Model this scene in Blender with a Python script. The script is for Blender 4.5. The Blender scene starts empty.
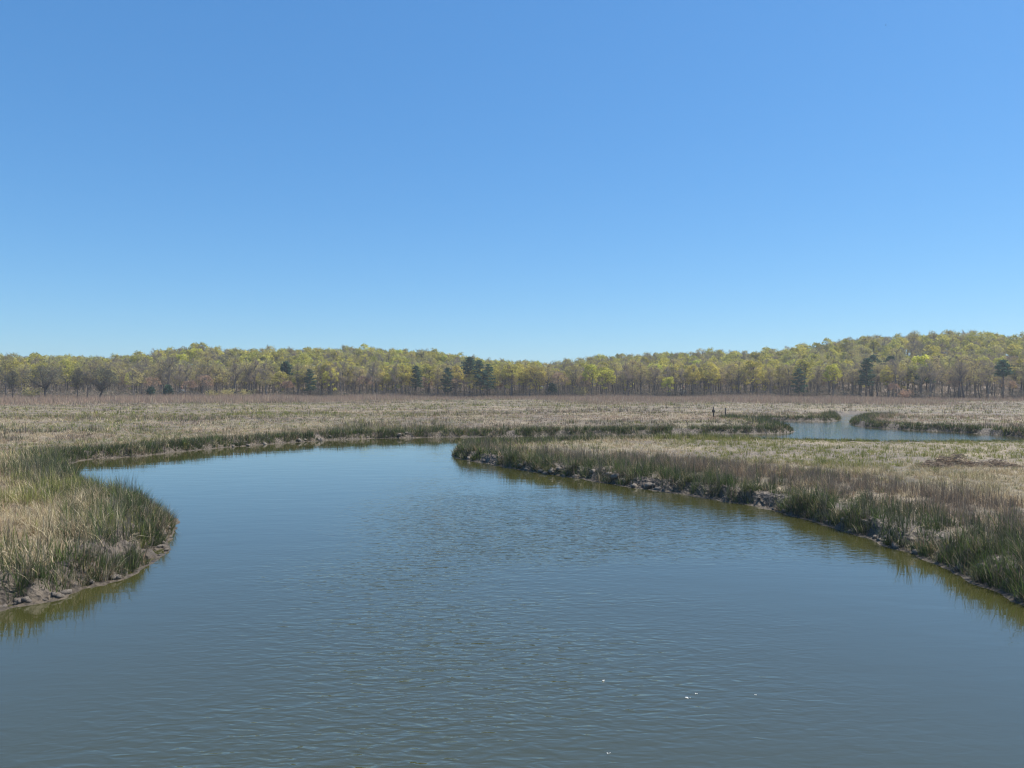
import bpy, math, random
import numpy as np

R = math.radians
scene = bpy.context.scene
COL = scene.collection

# ------------------------------------------------------------------ camera
CAM_Z = 4.0
FPX = 760.0
HORIZON = 389.0
cam_data = bpy.data.cameras.new("camera")
cam_data.sensor_width = 36.0
cam_data.lens = 36.0 * FPX / 1024.0
cam_data.clip_start = 0.1
cam_data.clip_end = 20000.0
cam = bpy.data.objects.new("camera", cam_data)
COL.objects.link(cam)
cam.location = (0, 0, CAM_Z)
cam.rotation_euler = (R(90) + math.atan((HORIZON - 384.0) / FPX), 0, 0)
scene.camera = cam

# ------------------------------------------------------------------ sky, sun, exposure
SUN_EL, SUN_AZ = 57.0, 68.0            # azimuth clockwise from the view direction (+Y)
world = bpy.data.worlds.new("World")
scene.world = world
world.use_nodes = True
wn = world.node_tree
wn.nodes.clear()
w_out = wn.nodes.new("ShaderNodeOutputWorld")
w_bg = wn.nodes.new("ShaderNodeBackground")
sky = wn.nodes.new("ShaderNodeTexSky")
sky.sky_type = 'NISHITA'
sky.sun_disc = False
sky.sun_elevation = R(SUN_EL)
sky.sun_rotation = R(SUN_AZ)
sky.altitude = 0
sky.air_density = 1.0
sky.dust_density = 0.3
sky.ozone_density = 6.0
# the photograph's tone for the clear spring sky: softer contrast, bluer white balance
w_sc = wn.nodes.new("ShaderNodeVectorMath"); w_sc.operation = 'SCALE'; w_sc.inputs['Scale'].default_value = 0.1
w_ga = wn.nodes.new("ShaderNodeGamma"); w_ga.inputs['Gamma'].default_value = 0.6
w_hs = wn.nodes.new("ShaderNodeHueSaturation"); w_hs.inputs['Saturation'].default_value = 1.4
w_ti = wn.nodes.new("ShaderNodeVectorMath"); w_ti.operation = 'MULTIPLY'
w_ti.inputs[1].default_value = tuple(6.16 * c for c in (0.655, 0.955, 1.165))
w_bg.inputs['Strength'].default_value = 0.1
wn.links.new(sky.outputs[0], w_sc.inputs[0])
wn.links.new(w_sc.outputs[0], w_ga.inputs[0])
wn.links.new(w_ga.outputs[0], w_hs.inputs['Color'])
wn.links.new(w_hs.outputs[0], w_ti.inputs[0])
wn.links.new(w_ti.outputs[0], w_bg.inputs[0])
wn.links.new(w_bg.outputs[0], w_out.inputs[0])

sun_data = bpy.data.lights.new("sun", 'SUN')
sun_data.energy = 4.9
sun_data.angle = R(0.53)
sun_data.color = (1.0, 0.95, 0.87)
sun = bpy.data.objects.new("sun", sun_data)
COL.objects.link(sun)
sun.location = (60, 30, 90)
sun.rotation_euler = (R(90 - SUN_EL), 0, R(180 - SUN_AZ))

scene.view_settings.view_transform = 'Standard'
scene.view_settings.look = 'None'
scene.view_settings.exposure = 0.7
scene.view_settings.gamma = 1.0
scene.view_settings.use_curve_mapping = False
scene.render.engine = 'CYCLES'
scene.cycles.max_bounces = 6
scene.cycles.diffuse_bounces = 2
scene.cycles.glossy_bounces = 2
scene.cycles.transmission_bounces = 4
scene.cycles.transparent_max_bounces = 8
scene.cycles.volume_bounces = 0
scene.cycles.use_denoising = True
scene.cycles.use_adaptive_sampling = False
scene.cycles.filter_width = 1.25

rng = np.random.default_rng(11)
random.seed(5)


# ------------------------------------------------------------------ numpy helpers
def smooth(a, b, x):
    t = np.clip((x - a) / (b - a), 0, 1)
    return t * t * (3 - 2 * t)


_perm = np.random.default_rng(3).random((256, 256)).astype(np.float32)


def vnoise(x, y):
    xi = np.floor(x).astype(np.int64); yi = np.floor(y).astype(np.int64)
    fx = x - xi; fy = y - yi
    fx = fx * fx * (3 - 2 * fx); fy = fy * fy * (3 - 2 * fy)
    a = _perm[xi & 255, yi & 255]; b = _perm[(xi + 1) & 255, yi & 255]
    c = _perm[xi & 255, (yi + 1) & 255]; d = _perm[(xi + 1) & 255, (yi + 1) & 255]
    return (a * (1 - fx) + b * fx) * (1 - fy) + (c * (1 - fx) + d * fx) * fy


def fbm(x, y, size, octs=3, ox=0.0):
    """noise of about 0..1 (mean 0.5) with a feature size in metres"""
    v = 0; amp = 1.0; tot = 0
    x = np.asarray(x, float) / size + 37.1 + ox; y = np.asarray(y, float) / size + 11.7 - ox
    for _ in range(octs):
        v = v + amp * vnoise(x, y); tot += amp
        x = x * 2.03 + 5.3; y = y * 2.03 + 1.9; amp *= 0.5
    return v / tot


def px(x, y, z=0.0):
    """world point on the level z seen at a pixel of the photograph"""
    d = (CAM_Z - z) * FPX / (y - HORIZON)
    return ((x - 512.0) / FPX * d, d)


def mesh_object(name, verts, loops, starts, mat, parent=None, colors=None, smooth_shade=False):
    verts = np.asarray(verts, np.float32)
    loops = np.asarray(loops, np.int32); starts = np.asarray(starts, np.int32)
    me = bpy.data.meshes.new(name)
    me.vertices.add(len(verts)); me.vertices.foreach_set("co", verts.ravel())
    me.loops.add(len(loops)); me.loops.foreach_set("vertex_index", loops)
    me.polygons.add(len(starts)); me.polygons.foreach_set("loop_start", starts)
    if colors is not None:
        at = me.color_attributes.new("Col", 'FLOAT_COLOR', 'POINT')
        c4 = np.ones((len(verts), 4), np.float32); c4[:, :3] = colors
        at.data.foreach_set("color", c4.ravel())
    me.update(calc_edges=True)
    if smooth_shade:
        me.polygons.foreach_set("use_smooth", np.ones(len(starts), bool))
    me.materials.append(mat)
    o = bpy.data.objects.new(name, me)
    COL.objects.link(o)
    if parent is not None:
        o.parent = parent
    return o


class MB:
    """collects polygons for one mesh object"""
    def __init__(s):
        s.v = []; s.f = []; s.c = []

    def add(s, vs, fs, col=(1, 1, 1)):
        n = len(s.v)
        s.v.extend(tuple(map(float, v)) for v in vs); s.f.extend(tuple(i + n for i in f) for f in fs)
        s.c.extend([col] * len(vs))

    def box(s, c, d, rz=0.0, col=(1, 1, 1), taper=1.0):
        cx, cy, cz = c; dx, dy, dz = (k / 2 for k in d)
        ca, sa = math.cos(rz), math.sin(rz); vs = []
        for z, t in ((-dz, 1.0), (dz, taper)):
            for x, y in ((-dx, -dy), (dx, -dy), (dx, dy), (-dx, dy)):
                x *= t; y *= t
                vs.append((cx + x * ca - y * sa, cy + x * sa + y * ca, cz + z))
        s.add(vs, [(3, 2, 1, 0), (4, 5, 6, 7), (0, 1, 5, 4), (1, 2, 6, 5), (2, 3, 7, 6), (3, 0, 4, 7)], col)

    def tube(s, pts, rad, sides=5, col=(1, 1, 1), cap=True):
        pts = [np.array(p, float) for p in pts]; vs = []; fs = []
        for i, p in enumerate(pts):
            t = pts[min(i + 1, len(pts) - 1)] - pts[max(i - 1, 0)]
            t = t / (np.linalg.norm(t) + 1e-9)
            a = np.cross(t, (0.31, 0.95, 0.07)); a /= np.linalg.norm(a) + 1e-9
            b = np.cross(t, a)
            for k in range(sides):
                w = 2 * math.pi * k / sides
                vs.append(p + rad[i] * (math.cos(w) * a + math.sin(w) * b))
        for i in range(len(pts) - 1):
            for k in range(sides):
                k2 = (k + 1) % sides
                fs.append((i * sides + k, i * sides + k2, (i + 1) * sides + k2, (i + 1) * sides + k))
        if cap:
            fs.append(tuple(reversed(range(sides))))
            fs.append(tuple(range((len(pts) - 1) * sides, len(pts) * sides)))
        s.add(vs, fs, col)

    def arrays(s):
        loops = np.array([i for f in s.f for i in f], np.int32)
        ln = np.array([len(f) for f in s.f], np.int32)
        return np.array(s.v, np.float32), loops, np.concatenate([[0], np.cumsum(ln)[:-1]]).astype(np.int32), np.array(s.c, np.float32)

    def build(s, name, mat, parent=None, smooth_shade=False):
        v, l, st, c = s.arrays()
        return mesh_object(name, v, l, st, mat, parent, c, smooth_shade)


def tag(o, label=None, cat=None, group=None, kind=None):
    if label: o["label"] = label
    if cat: o["category"] = cat
    if group: o["group"] = group
    if kind: o["kind"] = kind
    return o


def empty(name, loc, rz=0.0, scale=1.0):
    o = bpy.data.objects.new(name, None)
    COL.objects.link(o)
    o.location = loc; o.rotation_euler = (0, 0, rz); o.scale = (scale,) * 3
    o.empty_display_size = 0.3
    return o


# ------------------------------------------------------------------ materials
def new_mat(name):
    m = bpy.data.materials.new(name); m.use_nodes = True
    nt = m.node_tree; nt.nodes.clear()
    out = nt.nodes.new("ShaderNodeOutputMaterial")
    return m, nt, out


def N(nt, kind, **kw):
    n = nt.nodes.new("ShaderNode" + kind)
    for k, v in kw.items():
        setattr(n, k, v)
    return n


def ramp(nt, stops):
    n = nt.nodes.new("ShaderNodeValToRGB")
    e = n.color_ramp.elements
    while len(e) < len(stops): e.new(0.5)
    for i, (p, c) in enumerate(stops):
        e[i].position = p; e[i].color = (*c, 1) if len(c) == 3 else c
    return n


def leaf_material(name, transl=0.35, jitter=0.25, rough=0.8):
    m, nt, out = new_mat(name)
    L = nt.links.new
    at = N(nt, "Attribute", attribute_name="Col")
    oi = N(nt, "ObjectInfo")
    hs = N(nt, "HueSaturation")
    mr = N(nt, "MapRange"); mr.inputs[3].default_value = 1 - jitter; mr.inputs[4].default_value = 1 + jitter
    L(oi.outputs['Random'], mr.inputs[0]); L(mr.outputs[0], hs.inputs['Value'])
    mh = N(nt, "MapRange"); mh.inputs[3].default_value = 0.5 - jitter * 0.06; mh.inputs[4].default_value = 0.5 + jitter * 0.06
    wnz = N(nt, "TexWhiteNoise", noise_dimensions='1D'); L(oi.outputs['Random'], wnz.inputs['W'])
    L(wnz.outputs['Value'], mh.inputs[0]); L(mh.outputs[0], hs.inputs['Hue'])
    L(at.outputs['Color'], hs.inputs['Color'])
    d = N(nt, "BsdfDiffuse"); t = N(nt, "BsdfTranslucent"); mx = N(nt, "MixShader")
    mx.inputs[0].default_value = transl
    L(hs.outputs[0], d.inputs[0]); L(hs.outputs[0], t.inputs[0])
    L(d.outputs[0], mx.inputs[1]); L(t.outputs[0], mx.inputs[2]); L(mx.outputs[0], out.inputs[0])
    return m


M_leaf = leaf_material("foliage", 0.42, 0.18)
M_grass = leaf_material("grass_blades", 0.3, 0.0)


def bark_material():
    m, nt, out = new_mat("bark")
    L = nt.links.new
    tc = N(nt, "TexCoord"); mp = N(nt, "Mapping"); mp.inputs['Scale'].default_value = (5, 5, 0.8)
    nz = N(nt, "TexNoise"); nz.inputs['Scale'].default_value = 1.2; nz.inputs['Detail'].default_value = 6
    at = N(nt, "Attribute", attribute_name="Col")
    rp = ramp(nt, [(0.3, (0.55, 0.53, 0.52)), (0.7, (1.25, 1.2, 1.15))])
    mul = N(nt, "Mix", data_type='RGBA', blend_type='MULTIPLY'); mul.inputs[0].default_value = 1
    p = N(nt, "BsdfPrincipled"); p.inputs['Roughness'].default_value = 0.9
    L(tc.outputs['Object'], mp.inputs[0]); L(mp.outputs[0], nz.inputs[0]); L(nz.outputs[0], rp.inputs[0])
    L(at.outputs[0], mul.inputs[6]); L(rp.outputs[0], mul.inputs[7]); L(mul.outputs[2], p.inputs['Base Color'])
    L(p.outputs[0], out.inputs[0])
    return m


M_bark = bark_material()


def plain_material(name, col, rough=0.7, var=0.25, scale=6.0, bump=0.0):
    m, nt, out = new_mat(name)
    L = nt.links.new
    tc = N(nt, "TexCoord"); nz = N(nt, "TexNoise")
    nz.inputs['Scale'].default_value = scale; nz.inputs['Detail'].default_value = 5
    rp = ramp(nt, [(0.3, tuple(c * (1 - var) for c in col)), (0.7, tuple(min(1, c * (1 + var)) for c in col))])
    p = N(nt, "BsdfPrincipled"); p.inputs['Roughness'].default_value = rough
    L(tc.outputs['Object'], nz.inputs[0]); L(nz.outputs[0], rp.inputs[0]); L(rp.outputs[0], p.inputs['Base Color'])
    if bump:
        b = N(nt, "Bump"); b.inputs['Strength'].default_value = 1; b.inputs['Distance'].default_value = bump
        L(nz.outputs[0], b.inputs['Height']); L(b.outputs[0], p.inputs['Normal'])
    L(p.outputs[0], out.inputs[0])
    return m


def ground_material():
    """Col is the soil's own colour; R of 'wet' is how muddy the spot is"""
    m, nt, out = new_mat("marsh_ground")
    L = nt.links.new
    at = N(nt, "Attribute", attribute_name="Col")
    geo = N(nt, "NewGeometry")
    nz = N(nt, "TexNoise"); nz.inputs['Scale'].default_value = 5.0; nz.inputs['Detail'].default_value = 8; nz.inputs['Roughness'].default_value = 0.65
    n2 = N(nt, "TexNoise"); n2.inputs['Scale'].default_value = 0.55; n2.inputs['Detail'].default_value = 6
    vo = N(nt, "TexVoronoi"); vo.inputs['Scale'].default_value = 7.0
    rp = ramp(nt, [(0.3, (0.55, 0.55, 0.56)), (0.7, (1.4, 1.38, 1.34))])
    r2 = ramp(nt, [(0.3, (0.72, 0.72, 0.72)), (0.7, (1.25, 1.25, 1.22))])
    mu = N(nt, "Mix", data_type='RGBA', blend_type='MULTIPLY'); mu.inputs[0].default_value = 1
    m2 = N(nt, "Mix", data_type='RGBA', blend_type='MULTIPLY'); m2.inputs[0].default_value = 1
    p = N(nt, "BsdfPrincipled"); p.inputs['Roughness'].default_value = 0.75
    b = N(nt, "Bump"); b.inputs['Strength'].default_value = 1.0; b.inputs['Distance'].default_value = 0.10
    add = N(nt, "Math", operation='ADD')
    for t in (nz, n2, vo):
        L(geo.outputs['Position'], t.inputs['Vector'])
    L(nz.outputs[0], rp.inputs[0]); L(n2.outputs[0], r2.inputs[0])
    L(at.outputs[0], mu.inputs[6]); L(rp.outputs[0], mu.inputs[7])
    L(mu.outputs[2], m2.inputs[6]); L(r2.outputs[0], m2.inputs[7])
    L(m2.outputs[2], p.inputs['Base Color'])
    L(nz.outputs[0], add.inputs[0]); L(vo.outputs['Distance'], add.inputs[1]); L(add.outputs[0], b.inputs['Height'])
    L(b.outputs[0], p.inputs['Normal']); L(p.outputs[0], out.inputs[0])
    return m


M_ground = ground_material()


def water_material():
    m, nt, out = new_mat("creek_water")
    L = nt.links.new
    geo = N(nt, "NewGeometry")
    p = N(nt, "BsdfPrincipled")
    p.inputs['Base Color'].default_value = (0.041, 0.041, 0.012, 1)
    p.inputs['Roughness'].default_value = 0.02
    p.inputs['IOR'].default_value = 2.0

    def layer(rot, sc, detail=2.0, dist=0.3):
        mp = N(nt, "Mapping"); mp.inputs['Rotation'].default_value = (0, 0, R(rot)); mp.inputs['Scale'].default_value = (*sc, 1)
        nz = N(nt, "TexNoise", noise_dimensions='2D'); nz.inputs['Scale'].default_value = 1.0
        nz.inputs['Detail'].default_value = detail; nz.inputs['Roughness'].default_value = 0.45
        nz.inputs['Distortion'].default_value = dist
        L(geo.outputs['Position'], mp.inputs[0]); L(mp.outputs[0], nz.inputs['Vector'])
        return nz
    fine = layer(-24, (2.7, 6.8), 1.5, 0.5)
    fine2 = layer(-10, (3.8, 10.0), 1.5, 0.5)
    mid = layer(-4, (0.5, 1.5), 2.0, 0.3)
    patch = layer(5, (0.045, 0.11), 3.0, 0.0)
    rp = ramp(nt, [(0.36, (0.04,) * 3), (0.64, (1.0,) * 3)])
    L(patch.outputs[0], rp.inputs[0])
    # calmer in the lee of the left bank
    sx = N(nt, "SeparateXYZ"); L(geo.outputs['Position'], sx.inputs[0])
    lee = N(nt, "MapRange", interpolation_type='SMOOTHSTEP')
    lee.inputs[1].default_value = -7; lee.inputs[2].default_value = -1.0; lee.inputs[3].default_value = 0.16; lee.inputs[4].default_value = 1
    L(sx.outputs[0], lee.inputs[0])
    amp = N(nt, "Math", operation='MULTIPLY'); L(rp.outputs[0], amp.inputs[0]); L(lee.outputs[0], amp.inputs[1])
    far = N(nt, "MapRange", interpolation_type='SMOOTHSTEP')
    far.inputs[1].default_value = 11; far.inputs[2].default_value = 40; far.inputs[3].default_value = 1.0; far.inputs[4].default_value = 0.15
    L(sx.outputs[1], far.inputs[0])
    # the open pool beyond the spit is ruffled by the breeze
    py = N(nt, "MapRange", interpolation_type='SMOOTHSTEP'); py.inputs[1].default_value = 50; py.inputs[2].default_value = 60
    px_ = N(nt, "MapRange", interpolation_type='SMOOTHSTEP'); px_.inputs[1].default_value = 14; px_.inputs[2].default_value = 22; px_.inputs[4].default_value = 0.25
    L(sx.outputs[1], py.inputs[0]); L(sx.outputs[0], px_.inputs[0])
    pool = N(nt, "Math", operation='MULTIPLY'); L(py.outputs[0], pool.inputs[0]); L(px_.outputs[0], pool.inputs[1])
    amp1 = N(nt, "Math", operation='MULTIPLY'); L(amp.outputs[0], amp1.inputs[0]); L(far.outputs[0], amp1.inputs[1])
    amp2 = N(nt, "Math", operation='ADD'); L(amp1.outputs[0], amp2.inputs[0]); L(pool.outputs[0], amp2.inputs[1])
    s1 = N(nt, "Math", operation='MULTIPLY_ADD'); s1.inputs[1].default_value = 0.5
    L(fine2.outputs[0], s1.inputs[0]); L(fine.outputs[0], s1.inputs[2])
    s2 = N(nt, "Math", operation='MULTIPLY'); L(s1.outputs[0], s2.inputs[0]); L(amp2.outputs[0], s2.inputs[1])
    s3 = N(nt, "Math", operation='MULTIPLY_ADD'); s3.inputs[1].default_value = 0.22
    L(mid.outputs[0], s3.inputs[0]); L(s2.outputs[0], s3.inputs[2])
    b = N(nt, "Bump"); b.inputs['Strength'].default_value = 1.0; b.inputs['Distance'].default_value = 0.025
    L(s3.outputs[0], b.inputs['Height']); L(b.outputs[0], p.inputs['Normal'])
    L(p.outputs[0], out.inputs[0])
    return m


M_water = water_material()

# ------------------------------------------------------------------ the creek's outline (level z = 0)
outline = [(-16, -26), (-14, -8), (-13, 2), px(-400, 690), px(-150, 640),
           px(0, 608), px(40, 604), px(75, 595), px(110, 584), px(140, 572), px(158, 562), px(166, 546), px(171, 531),
           px(169, 520), px(157, 513), px(130, 506), px(108, 498), px(90, 489), px(75, 481), px(63, 473), px(66, 464),
           px(85, 459), px(130, 457), px(170, 453), px(230, 447), px(300, 442), px(350, 439), px(420, 437.5), px(470, 437),
           px(540, 436), px(600, 435.3), px(660, 434.5), px(700, 434), px(740, 434), px(780, 433.5), px(797, 432),
           px(787, 429.5), px(774, 426), px(764, 422.5), px(735, 421.6), px(735, 420.4), px(764, 420.4), px(790, 421), px(820, 421.5),
           px(842, 420.7), px(838, 417), px(843, 414.4), px(865, 414), px(890, 415), px(886, 416.8), px(862, 418.3), px(852, 421.5),
           px(850, 425), px(870, 427.3), px(900, 429.3), px(940, 431.2), px(970, 433), px(1000, 435), px(1040, 438.5), px(1060, 442),
           px(1045, 446.5), px(950, 447), px(900, 446.8), px(850, 446.3), px(800, 445), px(700, 443.5), px(640, 443.5), px(590, 444),
           px(520, 448), px(470, 450), px(456, 453), px(453, 456.5), px(462, 459), px(500, 466.5), px(560, 475.5), px(620, 484.5),
           px(680, 494), px(740, 503.5), px(800, 516), px(860, 533), px(920, 556), px(970, 577), px(1024, 603),
           px(1150, 655), px(1420, 740), (13.5, 0), (14, -10), (16, -26)]


def chaikin(p, n=2):
    p = np.array(p, float)
    for _ in range(n):
        q = np.roll(p, -1, 0)
        p = np.stack([0.75 * p + 0.25 * q, 0.25 * p + 0.75 * q], 1).reshape(-1, 2)
    return p


POLY = chaikin(outline, 2)
GX0, GX1, GY0, GY1, GS = -80.0, 100.0, -34.0, 126.0, 0.3


def build_sdf():
    xs = np.arange(GX0, GX1, GS); ys = np.arange(GY0, GY1, GS)
    X, Y = np.meshgrid(xs, ys, indexing='ij')
    A = POLY; B = np.roll(POLY, -1, 0)
    d2 = np.full(X.shape, 1e9); inside = np.zeros(X.shape, bool)
    for (ax, ay), (bx, by) in zip(A, B):
        ex, ey = bx - ax, by - ay
        L2 = ex * ex + ey * ey + 1e-12
        t = np.clip(((X - ax) * ex + (Y - ay) * ey) / L2, 0, 1)
        d2 = np.minimum(d2, (X - ax - t * ex) ** 2 + (Y - ay - t * ey) ** 2)
        if ay != by:
            c = ((ay > Y) != (by > Y)) & (X < (bx - ax) * (Y - ay) / (by - ay) + ax)
            inside ^= c
    d = np.sqrt(d2)
    return np.where(inside, -d, d)


SDF = build_sdf()


def sdf(x, y):
    u = (np.asarray(x, float) - GX0) / GS; v = (np.asarray(y, float) - GY0) / GS
    out = np.maximum(np.maximum(-u, u - SDF.shape[0] + 2), np.maximum(-v, v - SDF.shape[1] + 2)) * GS
    u = np.clip(u, 0, SDF.shape[0] - 1.001); v = np.clip(v, 0, SDF.shape[1] - 1.001)
    i = u.astype(int); j = v.astype(int); fu = u - i; fv = v - j
    s = (SDF[i, j] * (1 - fu) + SDF[i + 1, j] * fu) * (1 - fv) + (SDF[i, j + 1] * (1 - fu) + SDF[i + 1, j + 1] * fu) * fv
    return s + np.maximum(out, 0)


def shore(x, y):
    """distance to the ragged waterline, positive on land"""
    s = sdf(x, y)
    return s + 0.55 * (fbm(x, y, 1.6, 2, 3.0) - 0.5) + 0.35 * (fbm(x, y, 0.45, 2, 9.0) - 0.5)


# skyline of the wood: pixel x -> pixel y of the treetops
SKY_X = [-300, 0, 60, 100, 150, 195, 250, 350, 440, 500, 545, 600, 700, 760, 800, 850, 900, 950, 1024, 1300]
SKY_Y = [348, 348, 348, 350, 344, 337, 343, 341, 345, 354, 359, 349, 345, 344, 338, 331, 327, 325, 327, 331]
HILL_D = 455.0


def hill(x, y):
    d = np.hypot(x, y)
    ang = np.arctan2(x, np.maximum(y, 1e-3))
    ang = np.clip(ang, -1.2, 1.2)
    pxx = 512 + FPX * np.tan(ang)
    sky_y = np.interp(pxx, SKY_X, SKY_Y)
    top = (HORIZON - sky_y) / FPX * HILL_D * np.cos(ang) + CAM_Z - 18.2
    h = np.maximum(top, 1.5) * smooth(312, HILL_D, d) * (0.92 + 0.16 * fbm(x, y, 40, 2))
    return np.where(y > 0, h, 0.0) + 2.0 * smooth(318, 400, d) * (fbm(x, y, 60, 2, 5.0) - 0.5)


def apron(x, y):
    return np.exp(-(((x + 8.6) / 1.9) ** 2 + ((y - 18.6) / 3.6) ** 2))


def ground_z(x, y, s=None):
    if s is None: s = shore(x, y)
    left = smooth(2.0, -4.0, x) * smooth(32, 24, y)
    w = 0.30 + 0.35 * fbm(x, y, 2.2, 2, 21.0) + 0.3 * left + 0.75 * apron(x, y)
    land = 0.03 + 0.40 * smooth(0.0, 1.0, s / w) + 0.10 * (fbm(x, y, 3.0, 2, 2.0) - 0.5) * smooth(0.5, 3, s)
    band = smooth(0.0, 0.12, s) * smooth(w * 1.6, w * 0.6, s)
    lump = np.abs(fbm(x, y, 0.5, 3, 15.0) - 0.5) * 2
    near = smooth(60, 35, np.hypot(x, y))
    land = land + band * near * ((0.36 + 0.35 * apron(x, y)) * (lump - 0.25))
    bed = 0.03 + 0.28 * s
    bed = np.maximum(bed, -1.2)
    return np.where(s > 0, land, bed) + hill(x, y)


FRONT = np.array([px(*q) for q in [(1420, 740), (1150, 655), (1024, 603), (970, 577), (920, 556), (860, 533), (800, 516), (740, 503.5), (680, 494), (620, 484.5), (560, 475.5), (500, 466.5), (462, 459)]])


def from_front(x, y):
    """distance to the near shoreline of the right bank"""
    d2 = np.full(np.shape(x), 1e9)
    for (ax, ay), (bx, by) in zip(FRONT[:-1], FRONT[1:]):
        ex, ey = bx - ax, by - ay
        t = np.clip(((x - ax) * ex + (y - ay) * ey) / (ex * ex + ey * ey), 0, 1)
        d2 = np.minimum(d2, (x - ax - t * ex) ** 2 + (y - ay - t * ey) ** 2)
    return np.sqrt(d2)


# vegetation patches --------------------------------------------------------
def patches(x, y):
    green = fbm(x, y, 9.0, 3, 50.0)
    straw = fbm(x, y, 5.0, 3, 70.0)
    return green, straw


# ------------------------------------------------------------------ terrain
def build_ground():
    th_f = np.arange(-0.82, 0.82, 0.0036)
    th_b = np.linspace(0.82, 2 * math.pi - 0.82, 90)
    th = np.concatenate([th_f, th_b[:-1]])
    r = [3.0]
    while r[-1] < 46: r.append(r[-1] * 1.0052)
    while r[-1] < 130: r.append(r[-1] * 1.009)
    while r[-1] < 520: r.append(r[-1] * 1.02)
    while r[-1] < 1500: r.append(r[-1] * 1.15)
    r = np.array(r)
    T, RR = np.meshgrid(th, r, indexing='ij')
    X = RR * np.sin(T); Y = RR * np.cos(T)
    S = shore(X, Y)
    Z = ground_z(X, Y, S)
    nt_, nr = X.shape
    V = np.stack([X, Y, Z], -1).reshape(-1, 3)
    # soil colours
    mud = np.array([0.098, 0.078, 0.060]); wet = np.array([0.075, 0.058, 0.040])
    peat = np.array([0.14, 0.108, 0.072]); strawc = np.array([0.22, 0.172, 0.11]); grn = np.array([0.135, 0.115, 0.06])
    litter = np.array([0.17, 0.125, 0.09])
    g, st = patches(X, Y)
    d = np.hypot(X, Y)

    def mix(a, b, t): return a + (b - a) * t[..., None]
    C = mix(np.broadcast_to(peat, X.shape + (3,)), strawc, smooth(0.42, 0.6, st))
    C = mix(C, grn, smooth(0.5, 0.62, g) * 0.5)
    mt = smooth(1.8, 0.9, S - 1.2 * apron(X, Y)) * (d < 140)
    C = mix(C, mud, mt)
    C = mix(C, wet, smooth(0.16, 0.03, Z) * (d < 140))
    C = mix(C, litter, smooth(285, 305, d))
    C = C.reshape(-1, 3)
    i = np.arange(nt_)[:, None]; j = np.arange(nr - 1)[None, :]
    i2 = (i + 1) % nt_
    q = np.stack([i * nr + j, i2 * nr + j, i2 * nr + j + 1, i * nr + j + 1], -1)
    q = q[..., ::-1].reshape(-1, 4)
    # close the middle
    V = np.concatenate([V, [[0, 0, -1.2]]]); C = np.concatenate([C, [wet]])
    c = len(V) - 1
    tri = np.stack([np.full(nt_, c), np.arange(nt_) * nr, ((np.arange(nt_) + 1) % nt_) * nr], -1)[:, ::-1]
    loops = np.concatenate([q.ravel(), tri.ravel()])
    starts = np.concatenate([np.arange(len(q)) * 4, len(q) * 4 + np.arange(len(tri)) * 3])
    o = mesh_object("marsh_ground", V, loops, starts, M_ground, None, C, True)
    tag(o, kind="structure")


build_ground()

mbw = MB()
mbw.add([(-78, -32, 0), (98, -32, 0), (98, 122, 0), (-78, 122, 0)], [(0, 1, 2, 3)])
tag(mbw.build("creek_water", M_water), kind="structure")

# ------------------------------------------------------------------ grasses
PAL = {
    'straw': [(0.37, 0.30, 0.18), (0.46, 0.385, 0.24), (0.29, 0.225, 0.135), (0.56, 0.48, 0.33)],
    'green': [(0.085, 0.125, 0.040), (0.065, 0.10, 0.040), (0.12, 0.165, 0.05), (0.10, 0.12, 0.05)],
    'dark': [(0.042, 0.062, 0.030), (0.055, 0.075, 0.038), (0.085, 0.105, 0.048), (0.13, 0.125, 0.08)],
    'lush': [(0.21, 0.225, 0.065), (0.26, 0.25, 0.075), (0.15, 0.18, 0.05), (0.30, 0.275, 0.11)],
    'grey': [(0.14, 0.120, 0.102), (0.18, 0.155, 0.125), (0.11, 0.095, 0.083), (0.24, 0.205, 0.16)],
    'brown': [(0.28, 0.20, 0.13), (0.34, 0.245, 0.16), (0.22, 0.158, 0.108), (0.39, 0.295, 0.195)],
    'reed': [(0.40, 0.285, 0.205), (0.34, 0.235, 0.175), (0.47, 0.35, 0.25), (0.29, 0.205, 0.16)],
}
KINDS = list(PAL)
PALA = np.array([PAL[k] for k in KINDS])


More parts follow.
